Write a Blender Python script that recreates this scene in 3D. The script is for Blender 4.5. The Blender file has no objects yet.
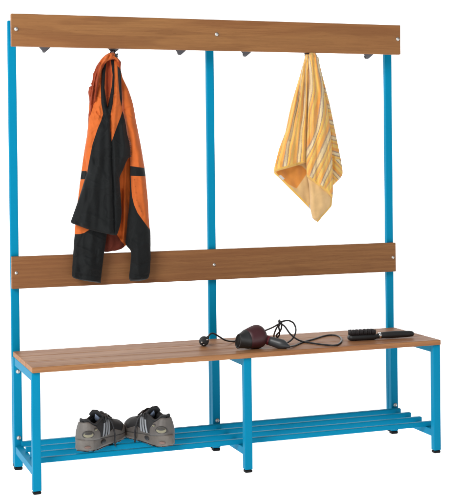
import bpy, bmesh, math, random
import numpy as np
from mathutils import Vector, Matrix

random.seed(7)
rng = np.random.default_rng(11)
scene = bpy.context.scene
COL = scene.collection

# ------------------------------------------------------------------ camera model
IMG_W, IMG_H = 454.0, 500.0
CAM = dict(x=-0.7071, y=-4.2340, z=1.0752, yaw=-0.3436, pitch=-0.0120, roll=-0.0109,
           f=1210.48, px=228.53, py=175.32)

def camera_axes():
    y, p, r = CAM['yaw'], CAM['pitch'], CAM['roll']
    fw = np.array([-math.sin(y) * math.cos(p), math.cos(y) * math.cos(p), math.sin(p)])
    rt = np.array([math.cos(y), math.sin(y), 0.0])
    up = np.cross(rt, fw)
    return (math.cos(r) * rt + math.sin(r) * up, -math.sin(r) * rt + math.cos(r) * up, fw)

RT, UP, FW = camera_axes()
CC = np.array([CAM['x'], CAM['y'], CAM['z']])

def at(u, v, Y):
    """point of the vertical plane y = Y seen at photo position (u, v); arrays welcome"""
    u = np.asarray(u, float); v = np.asarray(v, float); Y = np.asarray(Y, float)
    d = FW + RT * ((u - CAM['px']) / CAM['f'])[..., None] - UP * ((v - CAM['py']) / CAM['f'])[..., None]
    k = (Y - CC[1]) / d[..., 1]
    return CC + d * k[..., None]

def at_z(u, v, Z):
    d = FW + RT * ((u - CAM['px']) / CAM['f']) - UP * ((v - CAM['py']) / CAM['f'])
    return CC + d * ((Z - CC[2]) / d[2])

cam = bpy.data.cameras.new('camera')
cam_ob = bpy.data.objects.new('camera', cam)
COL.objects.link(cam_ob)
cam.sensor_fit = 'HORIZONTAL'
cam.sensor_width = 36.0
cam.lens = 36.0 * CAM['f'] / IMG_W
cam.shift_x = (IMG_W / 2 - CAM['px']) / IMG_W
cam.shift_y = (CAM['py'] - IMG_H / 2) / IMG_W
cam.clip_start = 0.05
cam.clip_end = 200
M = Matrix.Identity(4)
for i in range(3):
    M[i][0] = RT[i]; M[i][1] = UP[i]; M[i][2] = -FW[i]; M[i][3] = CC[i]
cam_ob.matrix_world = M
scene.camera = cam_ob

# ------------------------------------------------------------------ materials
def lin(r, g, b):
    f = lambda c: c / 12.92 if c <= 0.04045 else ((c + 0.055) / 1.055) ** 2.4
    return (f(r / 255), f(g / 255), f(b / 255), 1.0)

class NT:
    def __init__(self, name):
        self.m = bpy.data.materials.new(name)
        self.m.use_nodes = True
        self.t = self.m.node_tree
        self.b = self.t.nodes['Principled BSDF']
    def n(self, kind, **kw):
        nd = self.t.nodes.new(kind)
        for k, v in kw.items():
            if k.startswith('in_'):
                key = k[3:]
                key = int(key) if key.isdigit() else key.replace('_', ' ')
                nd.inputs[key].default_value = v
            else:
                setattr(nd, k, v)
        return nd
    def l(self, a, b):
        self.t.links.new(a, b)
    def mix(self, fac, a, b, mode='MIX'):
        nd = self.t.nodes.new('ShaderNodeMix')
        nd.data_type = 'RGBA'; nd.blend_type = mode
        for sock, val in ((nd.inputs[0], fac), (nd.inputs[6], a), (nd.inputs[7], b)):
            if hasattr(val, 'links') or isinstance(val, bpy.types.NodeSocket): self.l(val, sock)
            else: sock.default_value = val
        return nd.outputs[2]
    def rng(self, val, a, b, c=0.0, d=1.0, smooth=False):
        nd = self.n('ShaderNodeMapRange')
        nd.interpolation_type = 'SMOOTHSTEP' if smooth else 'LINEAR'
        self.l(val, nd.inputs[0])
        for i, x in zip((1, 2, 3, 4), (a, b, c, d)): nd.inputs[i].default_value = x
        return nd.outputs[0]
    def obj(self, scale=(1, 1, 1), loc=(0, 0, 0), rot=(0, 0, 0)):
        tc = self.n('ShaderNodeTexCoord'); mp = self.n('ShaderNodeMapping')
        self.l(tc.outputs['Object'], mp.inputs[0])
        mp.inputs['Scale'].default_value = scale; mp.inputs['Location'].default_value = loc
        mp.inputs['Rotation'].default_value = rot
        return mp.outputs[0]
    def noise(self, vec, scale, detail=4, rough=0.55, dist=0.0):
        nd = self.n('ShaderNodeTexNoise')
        self.l(vec, nd.inputs['Vector'])
        nd.inputs['Scale'].default_value = scale; nd.inputs['Detail'].default_value = detail
        nd.inputs['Roughness'].default_value = rough; nd.inputs['Distortion'].default_value = dist
        return nd.outputs['Fac']
    def bump(self, h, strength, dist):
        nd = self.n('ShaderNodeBump')
        nd.inputs['Strength'].default_value = strength; nd.inputs['Distance'].default_value = dist
        self.l(h, nd.inputs['Height']); self.l(nd.outputs[0], self.b.inputs['Normal'])
    def attr(self, name):
        nd = self.n('ShaderNodeAttribute'); nd.attribute_name = name
        return nd.outputs['Fac']
    def color(self, s):
        if isinstance(s, bpy.types.NodeSocket): self.l(s, self.b.inputs['Base Color'])
        else: self.b.inputs['Base Color'].default_value = s
    def set(self, **kw):
        for k, v in kw.items():
            self.b.inputs[k.replace('_', ' ')].default_value = v
        return self

K = 0.80   # photo value -> base colour factor

def sc(c, k=K):
    return (c[0] * k, c[1] * k, c[2] * k, 1)

def wood(name, base, dark, off, streak=0.6, knot=0.35):
    t = NT(name)
    big = t.noise(t.obj((0.9, 6, 6), off), 2.0, 3, 0.5, 1.2)
    st = t.noise(t.obj((1.3, 38, 38), off), 2.2, 5, 0.6, 0.25)
    fine = t.noise(t.obj((7, 320, 320), off), 1.6, 3, 0.6)
    pore = t.noise(t.obj((26, 620, 620), off), 1.3, 2, 0.5)
    red = t.noise(t.obj((0.5, 3, 3), (off[0] + 3, 1, 2)), 1.8, 2)
    c = t.mix(t.rng(st, 0.36, 0.72, 0, streak), sc(base), sc(dark))
    c = t.mix(t.rng(big, 0.52, 0.60, 0, knot, True), c, sc(dark, K * 0.92))
    c = t.mix(t.rng(fine, 0.40, 0.70, 0.0, 0.28), c, sc(dark, K * 0.80))
    mid = t.noise(t.obj((2.6, 130, 130), off), 1.5, 3, 0.7)
    c = t.mix(t.rng(mid, 0.46, 0.66, 0.0, 0.26), c, sc(dark, K * 0.78))
    c = t.mix(t.rng(pore, 0.62, 0.72, 0.0, 0.35), c, sc(dark, K * 0.5))
    c = t.mix(t.rng(red, 0.45, 0.65, 0, 0.22), c, sc((dark[0] * 1.15, dark[1] * 0.85, dark[2] * 0.85)))
    t.color(c)
    t.l(t.rng(st, 0.3, 0.7, 0.40, 0.56), t.b.inputs['Roughness'])
    t.bump(fine, 0.12, 0.0006)
    t.set(Specular_IOR_Level=0.08)
    return t.m

W1 = lin(160, 114, 72); W1D = lin(131, 88, 57)
W2 = lin(154, 109, 70); W2D = lin(124, 83, 55)
W3 = lin(186, 136, 92); W3D = lin(142, 95, 64)
MAT = {}
MAT['wood_top'] = wood('oiled beech top board', W1, W1D, (3.1, 0.2, 0.7), 0.35, 0.45)
MAT['wood_back'] = wood('oiled beech back board', W2, W2D, (7.7, 1.9, 2.3), 0.75, 0.25)
MAT['wood_seat'] = [wood('oiled beech seat plank %s' % n, W3, W3D, o, 0.8, 0.3)
                    for n, o in (('rear', (1.3, 4, 2)), ('middle', (5.9, 0.3, 8)), ('front', (9.2, 2.2, 5)))]

def blue():
    t = NT('light blue powder coat')
    n1 = t.noise(t.obj(), 900, 2); n2 = t.noise(t.obj(), 6, 3)
    t.color(t.mix(n2, lin(0, 118, 155), lin(2, 127, 165)))
    t.bump(n1, 0.10, 0.0004)
    t.set(Roughness=0.5, Specular_IOR_Level=0.06)
    return t.m
MAT['blue'] = blue()

def plain(name, col, rough=0.5, metal=0.0, spec=0.5, bump=0.0, bscale=400, var=0.0):
    t = NT(name)
    if var:
        n = t.noise(t.obj(), 60, 4)
        t.color(t.mix(n, (col[0] * (1 - var), col[1] * (1 - var), col[2] * (1 - var), 1),
                      (col[0] * (1 + var), col[1] * (1 + var), col[2] * (1 + var), 1)))
    else:
        t.color(col)
    t.set(Roughness=rough, Metallic=metal, Specular_IOR_Level=spec)
    if bump: t.bump(t.noise(t.obj(), bscale, 3), bump, 0.001)
    return t.m

MAT['rubber'] = plain('black rubber', (0.006, 0.006, 0.007, 1), 0.7, spec=0.2, var=0.2)
MAT['screw'] = plain('nickel plated steel', (0.50, 0.49, 0.47, 1), 0.42, 0.9)
MAT['hook'] = plain('dark zinc plated steel', lin(66, 66, 72), 0.5, 0.2, var=0.15)
MAT['cord'] = plain('black cord rubber', (0.014, 0.014, 0.016, 1), 0.45, var=0.2)
MAT['plastic_black'] = plain('black satin plastic', (0.012, 0.0128, 0.0135, 1), 0.5, bump=0.05, var=0.15)
MAT['plastic_grey'] = plain('charcoal satin plastic', (0.028, 0.031, 0.034, 1), 0.42, bump=0.05, var=0.15)
MAT['plastic_dark'] = plain('dark nozzle opening', (0.004, 0.004, 0.004, 1), 0.8)
MAT['maroon'] = plain('maroon gloss plastic', (0.042, 0.0058, 0.0095, 1), 0.5, bump=0.03, var=0.15)
MAT['red'] = plain('red plastic', (0.16, 0.010, 0.022, 1), 0.35, var=0.1)
MAT['chrome'] = plain('polished chrome', (0.85, 0.85, 0.86, 1), 0.12, 1.0)
MAT['brass_pin'] = plain('nickel plug pin', (0.80, 0.80, 0.78, 1), 0.35, 0.6)
MAT['bristle'] = plain('black nylon bristle', (0.020, 0.016, 0.017, 1), 0.55)

def fabric(name, c0, c1, cred=None, weave=1400, sheen=0.04):
    """c0 base, c1 where attribute 'mask' > 0, cred where attribute 'mask_b' > 0"""
    t = NT(name)
    n1 = t.noise(t.obj(), 25, 4); n2 = t.noise(t.obj(), weave, 2); n3 = t.noise(t.obj((1, 1, .4)), 140, 3)
    def tint(c, a):
        return t.mix(n1, (c[0] * (1 - a), c[1] * (1 - a), c[2] * (1 - a), 1), (c[0] * (1 + a), c[1] * (1 + a), c[2] * (1 + a), 1))
    col = tint(c0, 0.16)
    if cred is not None:
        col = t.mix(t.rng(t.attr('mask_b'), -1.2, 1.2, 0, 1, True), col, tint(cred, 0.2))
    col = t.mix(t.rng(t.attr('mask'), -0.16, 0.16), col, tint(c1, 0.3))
    t.color(col)
    ad = t.n('ShaderNodeMath', operation='ADD'); t.l(n2, ad.inputs[0]); t.l(n3, ad.inputs[1])
    t.bump(ad.outputs[0], 0.30, 0.0012)
    t.set(Roughness=0.72, Specular_IOR_Level=0.16)
    t.b.inputs['Sheen Weight'].default_value = sheen
    t.b.inputs['Sheen Roughness'].default_value = 0.5
    return t.m

ORANGE = sc(lin(206, 103, 44)); BLACK = (0.0062, 0.0074, 0.0080, 1); MAROON_SHADE = sc(lin(150, 60, 28))  # maroon is red lining and also shade painted into hood and neck
MAT['jacket'] = fabric('orange and black shell fabric', ORANGE, BLACK, MAROON_SHADE)
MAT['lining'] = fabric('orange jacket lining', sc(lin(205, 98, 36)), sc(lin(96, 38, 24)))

def towel_mat():
    t = NT('striped terry cloth')
    n1 = t.noise(t.obj(), 40, 4); n2 = t.noise(t.obj(), 800, 3, 0.7); n3 = t.noise(t.obj(), 240, 2)
    c = t.attr('stripe')
    wob = t.n('ShaderNodeMath', operation='MULTIPLY_ADD'); t.l(n3, wob.inputs[0])
    wob.inputs[1].default_value = 0.10; t.l(c, wob.inputs[2])
    fr = t.n('ShaderNodeMath', operation='FRACT'); t.l(wob.outputs[0], fr.inputs[0])
    rp = t.n('ShaderNodeValToRGB'); t.l(fr.outputs[0], rp.inputs[0])
    Y = lin(240, 196, 98); O = lin(238, 162, 74); CR = lin(234, 216, 176); MV = lin(168, 138, 126)
    stops = [(0.0, Y), (0.18, Y), (0.23, O), (0.40, O), (0.44, MV), (0.49, MV), (0.52, CR), (0.66, CR),
             (0.69, MV), (0.73, MV), (0.76, Y), (0.84, Y), (0.87, O), (0.94, O), (0.97, MV), (1.0, Y)]
    el = rp.color_ramp.elements
    el[0].position, el[0].color = stops[0]; el[1].position, el[1].color = stops[-1]
    for p, q in stops[1:-1]:
        e = el.new(p); e.color = q
    n4 = t.noise(t.obj((1, 1, .5)), 22, 3)
    front = t.mix(t.rng(n4, 0.35, 0.7, 0.05, 0.50), rp.outputs[0], lin(234, 192, 114))
    rev = t.mix(t.rng(t.attr('mask_b'), -0.4, 0.4), lin(222, 184, 130), lin(216, 140, 64))
    col = t.mix(t.rng(t.attr('reverse'), 0.4, 0.6), front, rev)
    col = t.mix(t.rng(t.attr('hem'), -0.2, 0.2), col, lin(232, 186, 96))
    col = t.mix(t.rng(t.attr('tag_patch'), -0.15, 0.15), col, lin(206, 200, 196))
    col = t.mix(t.rng(n1, 0.3, 0.7, 0, 0.16), col, (0.25, 0.15, 0.06, 1), 'MULTIPLY')
    hv = t.n('ShaderNodeMix'); hv.data_type = 'RGBA'; hv.blend_type = 'MULTIPLY'
    hv.inputs[0].default_value = 1.0; t.l(col, hv.inputs[6]); hv.inputs[7].default_value = (K * 1.2, K * 1.2, K * 1.18, 1)
    t.color(hv.outputs[2])
    t.bump(n2, 0.7, 0.003)
    t.set(Roughness=0.95, Specular_IOR_Level=0.1)
    t.b.inputs['Sheen Weight'].default_value = 0.25
    return t.m
MAT['towel'] = towel_mat()

MAT['shoe_black'] = plain('black shoe mesh', (0.014, 0.015, 0.017, 1), 0.7, bump=0.5, bscale=900, var=0.4)
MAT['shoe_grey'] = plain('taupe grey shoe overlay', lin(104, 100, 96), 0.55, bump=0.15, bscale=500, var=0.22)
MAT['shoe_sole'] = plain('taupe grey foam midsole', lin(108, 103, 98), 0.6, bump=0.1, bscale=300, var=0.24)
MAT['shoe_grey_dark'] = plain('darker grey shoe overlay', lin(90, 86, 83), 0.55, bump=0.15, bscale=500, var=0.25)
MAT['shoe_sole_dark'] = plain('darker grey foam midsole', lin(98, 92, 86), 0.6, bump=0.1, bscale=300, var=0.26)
MAT['shoe_stripe'] = plain('silver grey stripe', lin(146, 152, 158), 0.5, var=0.15)
MAT['shoe_gel'] = plain('pale yellow heel window', lin(124, 120, 98), 0.35, var=0.2)
MAT['shoe_badge'] = plain('pale blue badge', lin(140, 156, 182), 0.6, var=0.15)
MAT['shoe_badge_core'] = plain('slate blue badge centre', lin(88, 100, 132), 0.6, var=0.15)
MAT['shoe_dark'] = plain('dark sole window', (0.018, 0.018, 0.020, 1), 0.5)
MAT['shoe_recess'] = plain('dark grey recess', (0.035, 0.033, 0.031, 1), 0.6, var=0.2)
MAT['shoe_red'] = plain('faded red heel mark', lin(116, 92, 84), 0.6, var=0.2)

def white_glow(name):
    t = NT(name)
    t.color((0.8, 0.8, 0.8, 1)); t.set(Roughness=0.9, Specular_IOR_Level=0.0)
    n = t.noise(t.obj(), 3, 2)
    t.l(t.rng(n, 0, 1, 0.98, 1.02), t.b.inputs['Emission Strength'])  # sheet glows by itself, so shadows on it wash out to white
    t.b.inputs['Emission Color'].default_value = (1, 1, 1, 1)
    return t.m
MAT['white'] = white_glow('glowing white studio sheet')

# ------------------------------------------------------------------ object helpers
def link(name, mesh, mat, parent=None, smooth=True):
    o = bpy.data.objects.new(name, mesh)
    COL.objects.link(o)
    if mat is not None: mesh.materials.append(mat)
    if parent is not None: o.parent = parent
    if smooth:
        for p in mesh.polygons: p.use_smooth = True
    return o

def from_bm(name, bm, mat, parent=None, smooth=True):
    me = bpy.data.meshes.new(name)
    bmesh.ops.recalc_face_normals(bm, faces=bm.faces[:])
    bm.to_mesh(me); bm.free()
    return link(name, me, mat, parent, smooth)

def root(name, label, cat, loc=(0, 0, 0), group=None):
    o = bpy.data.objects.new(name, None); COL.objects.link(o)
    o.empty_display_size = 0.05
    o.location = loc
    o['label'] = label; o['category'] = cat
    if group: o['group'] = group
    return o

def box_bm(x0, x1, y0, y1, z0, z1, bevel=0.002, seg=2, bm=None):
    b = bmesh.new()
    bmesh.ops.create_cube(b, size=1)
    for v in b.verts:
        v.co = Vector(((x0 + x1) / 2 + v.co.x * (x1 - x0), (y0 + y1) / 2 + v.co.y * (y1 - y0), (z0 + z1) / 2 + v.co.z * (z1 - z0)))
    if bevel:
        bmesh.ops.bevel(b, geom=b.edges[:], offset=bevel, segments=seg, profile=0.5, affect='EDGES')
    if bm is None: return b
    me = bpy.data.meshes.new('tmp'); b.to_mesh(me); b.free(); bm.from_mesh(me); bpy.data.meshes.remove(me)
    return bm

def part_box(name, mat, parent, x0, x1, y0, y1, z0, z1, bevel=0.002, seg=2):
    o = from_bm(name, box_bm(x0, x1, y0, y1, z0, z1, bevel, seg), mat, parent)
    m = o.modifiers.new('edges', 'WEIGHTED_NORMAL'); m.keep_sharp = True
    return o

def catmull(P, n=10, closed=False):
    P = [np.asarray(p, float) for p in P]
    out = []
    N = len(P)
    for i in range(N if closed else N - 1):
        if closed: a, b, c, d = P[i - 1], P[i], P[(i + 1) % N], P[(i + 2) % N]
        else: a, b, c, d = P[max(i - 1, 0)], P[i], P[i + 1], P[min(i + 2, N - 1)]
        for k in range(n):
            t = k / n
            out.append(0.5 * ((2 * b) + (c - a) * t + (2 * a - 5 * b + 4 * c - d) * t * t + (3 * b - a - 3 * c + d) * t ** 3))
    if not closed: out.append(P[-1])
    return out

def tube_bm(path, radii, seg=10, flat=1.0, bm=None):
    """round tube along a path; radii a number or a list"""
    bm = bm or bmesh.new()
    n = len(path)
    if not hasattr(radii, '__len__'): radii = [radii] * n
    rings = []
    prev = None
    for i in range(n):
        t = Vector(path[min(i + 1, n - 1)]) - Vector(path[max(i - 1, 0)])
        if t.length < 1e-9: t = Vector((0, 0, 1))
        t.normalize()
        if prev is None:
            ref = Vector((0, 0, 1)) if abs(t.z) < 0.9 else Vector((1, 0, 0))
            a = t.cross(ref).normalized()
        else:
            a = (prev - t * prev.dot(t))
            if a.length < 1e-6: a = t.orthogonal()
            a.normalize()
        prev = a
        b = t.cross(a)
        rings.append([bm.verts.new(Vector(path[i]) + (a * math.cos(2 * math.pi * k / seg) + b * flat * math.sin(2 * math.pi * k / seg)) * radii[i]) for k in range(seg)])
    for i in range(n - 1):
        for k in range(seg):
            bm.faces.new((rings[i][k], rings[i][(k + 1) % seg], rings[i + 1][(k + 1) % seg], rings[i + 1][k]))
    bm.faces.new(rings[0][::-1]); bm.faces.new(rings[-1])
    return bm

def lathe_bm(origin, axis, prof, seg=28, sx=1.0, sy=1.0, side=None, bm=None):
    """prof: (distance along axis, radius[, squash side, squash up])"""
    bm = bm or bmesh.new()
    ax = Vector(axis).normalized()
    a = Vector(side).normalized() if side is not None else (ax.cross(Vector((0, 0, 1))).normalized() if abs(ax.z) < 0.95 else Vector((1, 0, 0)))
    b = ax.cross(a).normalized()
    rings = []
    for q in prof:
        d, r = q[0], q[1]
        fx = q[2] if len(q) > 2 else sx; fy = q[3] if len(q) > 3 else sy
        c = Vector(origin) + ax * d
        rings.append([bm.verts.new(c + a * (r * fx * math.cos(2 * math.pi * k / seg)) + b * (r * fy * math.sin(2 * math.pi * k / seg))) for k in range(seg)])
    for i in range(len(rings) - 1):
        for k in range(seg):
            bm.faces.new((rings[i][k], rings[i][(k + 1) % seg], rings[i + 1][(k + 1) % seg], rings[i + 1][k]))
    bm.faces.new(rings[0][::-1]); bm.faces.new(rings[-1])
    return bm

def ellipsoid_bm(c, n, r1, r2, r3, up=(0, 0, 1), bm=None, sub=2):
    """flattened ellipsoid centred at c, thin along n"""
    bm = bm or bmesh.new()
    n = Vector(n).normalized(); s = n.cross(Vector(up)).normalized(); u = s.cross(n).normalized()
    r = bmesh.ops.create_icosphere(bm, subdivisions=sub, radius=1.0)
    for v in r['verts']:
        p = v.co.copy(); v.co = Vector(c) + s * (p.x * r1) + u * (p.y * r2) + n * (p.z * r3)
    return bm

# ------------------------------------------------------------------ setting: self-glowing white sheet on the ground and up the wall
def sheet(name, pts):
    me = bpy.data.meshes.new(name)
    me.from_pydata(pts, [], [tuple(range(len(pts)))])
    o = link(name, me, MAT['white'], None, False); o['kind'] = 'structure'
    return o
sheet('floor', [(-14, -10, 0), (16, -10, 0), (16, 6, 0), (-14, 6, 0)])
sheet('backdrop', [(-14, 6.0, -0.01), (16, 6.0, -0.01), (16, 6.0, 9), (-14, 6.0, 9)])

# ------------------------------------------------------------------ the bench
bench = root('coat_bench', 'cloakroom bench with light blue steel frame, brown wooden seat, backrest and coat hook rail', 'bench', (0.75, -0.15, 0))
BINV = Vector((-0.75, 0.15, 0))
class Group: pass

def bx(name, mat, *a, **k):
    o = part_box(name, mat, bench, *a, **k)
    o.data.transform(Matrix.Translation(BINV))
    return o

PW = 0.029
POST_X = (0.0, 0.734, 1.471)
B = MAT['blue']
for X in POST_X:
    bx('post', B, X, X + PW, 0.021, 0.041, 0.018, 1.575, 0.0035, 3)
    bx('spacer', B, X + 0.012, X + PW - 0.002, -0.0335, 0.0205, 1.498, 1.572, 0.002)
    bx('back_leg', B, X, X + PW, -0.007, 0.0205, 0.012, 0.397, 0.003, 3)
    bx('foot_cap', MAT['rubber'], X + 0.0005, X + PW - 0.0005, -0.0065, 0.0200, 0.0, 0.0118, 0.0045, 3)
    bx('foot_cap', MAT['rubber'], X + 0.001, X + PW - 0.001, 0.0215, 0.0405, 0.006, 0.0178, 0.003, 2)
    XL = {0.0: 0.0022, 0.734: 0.7346, 1.471: 1.4700}[X]; WL = 0.0280
    bx('front_leg', B, XL, XL + WL, -0.343, -0.318, 0.011, 0.3965, 0.003, 3)
    bx('foot_cap', MAT['rubber'], XL + 0.0005, XL + WL - 0.0005, -0.3425, -0.3185, 0.0, 0.0108, 0.0045, 3)
    bx('side_rail', B, XL + 0.001, XL + WL - 0.001, -0.3178, -0.0072, 0.368, 0.3965, 0.002, 2)
    bx('side_rail', B, XL + 0.001, XL + WL - 0.001, -0.3178, -0.0072, 0.060, 0.0858, 0.002, 2)
for y in (-0.030, -0.114, -0.1975, -0.281):
    bx('shelf_bar', B, 0.022, 1.5, y, y + 0.018, 0.086, 0.104, 0.0025, 2)
# seat planks
for i, (y0, y1) in enumerate(((-0.1090, 0.010), (-0.2312, -0.1110), (-0.353, -0.2332))):
    bx('seat_plank', MAT['wood_seat'][i], 0.0018, 1.4955, y0, y1, 0.397, 0.4155, 0.0028, 3)
o = bx('top_board', MAT['wood_top'], 0.0, 1.5, -0.055, -0.034, 1.478, 1.591, 0.0025, 3)
o = bx('back_board', MAT['wood_back'], 0.0, 1.5, 0.0, 0.0205, 0.635, 0.748, 0.0025, 3)

def dome(name, mat, c, n, r, h=0.5):
    bm = lathe_bm(Vector(c) + BINV, n, [(-0.002, r), (0.0, r), (r * h * .45, r * .88), (r * h * .8, r * .6), (r * h, r * .15)], 20)
    return from_bm(name, bm, mat, bench)
for x in (0.016, 0.748, 1.487):
    dome('screw', MAT['screw'], (x, -0.055, 1.537), (0, -1, 0), 0.0078, 0.75)
    dome('screw', MAT['screw'], (x - 0.0005, 0.0, 0.691), (0, -1, 0), 0.0062, 0.55)
for x in (0.0155, 0.7505, 1.4865):
    for z in (0.347, 0.1145):
        dome('bolt', MAT['screw'], (x, -0.0072, z), (0, -1, 0), 0.0080, 0.8)

# hook rail and hooks behind the top board
bx('hook_rail', MAT['hook'], 0.05, 1.45, -0.0332, -0.0305, 1.484, 1.520, 0.0006, 1)
HOOKS = (0.120, 0.3675, 0.618, 0.873, 1.125, 1.375)
def hook(x):
    prof = [(1.512, 0.022, -0.0285), (1.500, 0.023, -0.0285), (1.484, 0.0225, -0.0280), (1.478, 0.0195, -0.0270),
            (1.4725, 0.0135, -0.0250), (1.467, 0.0070, -0.0205), (1.4638, 0.0040, -0.014), (1.4645, 0.0036, -0.006),
            (1.469, 0.0034, 0.001), (1.476, 0.0030, 0.005)]
    th = 0.0016
    bm = bmesh.new(); rings = []
    for i, (z, w, y) in enumerate(prof):
        a = prof[max(i - 1, 0)]; b = prof[min(i + 1, len(prof) - 1)]
        t = Vector((0, b[2] - a[2], b[0] - a[0])).normalized(); n = Vector((0, -t.z, t.y))
        c = Vector((x, y, z)) + BINV
        rings.append([bm.verts.new(c + Vector((sx * w, 0, 0)) + n * sn * th) for sx, sn in ((-1, -1), (-.9, -1.6), (.9, -1.6), (1, -1), (1, 1), (.9, 1.5), (-.9, 1.5), (-1, 1))])
    for i in range(len(rings) - 1):
        for k in range(8):
            bm.faces.new((rings[i][k], rings[i][(k + 1) % 8], rings[i + 1][(k + 1) % 8], rings[i + 1][k]))
    bm.faces.new(rings[0]); bm.faces.new(rings[-1])
    return from_bm('coat_hook', bm, MAT['hook'], bench)
for x in HOOKS: hook(x)

# ------------------------------------------------------------------ cloth shells
def seg_dist(U, V, poly, closed=False):
    P = np.asarray(poly, float)
    n = len(P); best = np.full(U.shape, 1e9)
    for i in range(n if closed else n - 1):
        a, b = P[i], P[(i + 1) % n]
        d = b - a; L = max(d @ d, 1e-12)
        t = np.clip(((U - a[0]) * d[0] + (V - a[1]) * d[1]) / L, 0, 1)
        best = np.minimum(best, np.hypot(U - a[0] - t * d[0], V - a[1] - t * d[1]))
    return best

def sdf(U, V, poly):
    """positive inside"""
    P = np.asarray(poly, float); n = len(P)
    ins = np.zeros(U.shape, bool)
    for i in range(n):
        (x0, y0), (x1, y1) = P[i], P[(i + 1) % n]
        c = ((y0 > V) != (y1 > V))
        with np.errstate(divide='ignore', invalid='ignore'):
            xi = (x1 - x0) * (V - y0) / (y1 - y0 if y1 != y0 else 1e-9) + x0
        ins ^= c & (U < xi)
    d = seg_dist(U, V, poly, True)
    return np.where(ins, d, -d)

def union(U, V, polys):
    out = np.full(U.shape, -50.0)
    for p in polys:
        out = np.maximum(out, sdf(U, V, p))
    return out

def interp_edge(pts, v):
    pts = sorted(pts)
    return np.interp(v, [p[0] for p in pts], [p[1] for p in pts])

def smooth1(a, k):
    if k < 1: return a
    w = np.hanning(2 * k + 3)[1:-1]; w /= w.sum()
    p = np.concatenate([2 * a[0] - a[k:0:-1], a, 2 * a[-1] - a[-2:-k - 2:-1]])
    return np.convolve(p, w, 'valid')

def wave(U, V, seed, amp, lu, lv, n=7):
    """drapery ripple: a sum of slanted sines, long in v"""
    r = np.random.default_rng(seed); z = np.zeros(U.shape)
    for k in range(n):
        fu = 2 * math.pi / (lu * r.uniform(.6, 1.7)); fv = 2 * math.pi / (lv * r.uniform(.6, 1.8))
        z += np.sin(U * fu * r.choice([-1, 1]) + V * fv * r.choice([-1, 1]) + r.uniform(0, 6.28)) * r.uniform(.5, 1)
    return amp * z / math.sqrt(n)

def crumple(U, V, seed, amp, lu, lv):
    """irregular creases: ridged value noise on a warped random lattice"""
    g = np.random.default_rng(seed)
    A = g.normal(0, 1, (64, 64)); A2 = g.normal(0, 1, (64, 64))
    def val(A, x, y):
        xi = np.floor(x).astype(int); yi = np.floor(y).astype(int)
        fx = x - xi; fy = y - yi
        fx = fx * fx * (3 - 2 * fx); fy = fy * fy * (3 - 2 * fy)
        a = A[xi % 64, yi % 64]; b = A[(xi + 1) % 64, yi % 64]; c = A[xi % 64, (yi + 1) % 64]; d = A[(xi + 1) % 64, (yi + 1) % 64]
        return (a * (1 - fx) + b * fx) * (1 - fy) + (c * (1 - fx) + d * fx) * fy
    x = U / lu; y = V / lv
    x, y = x * .8 + y * .45, y * .9 - x * .35
    n = val(A, x + .7 * val(A2, x * .6, y * .6), y + .7 * val(A2, x * .6 + 9, y * .6))
    return amp * (np.exp(-(n / .35) ** 2) - .4 + .35 * n)

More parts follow.
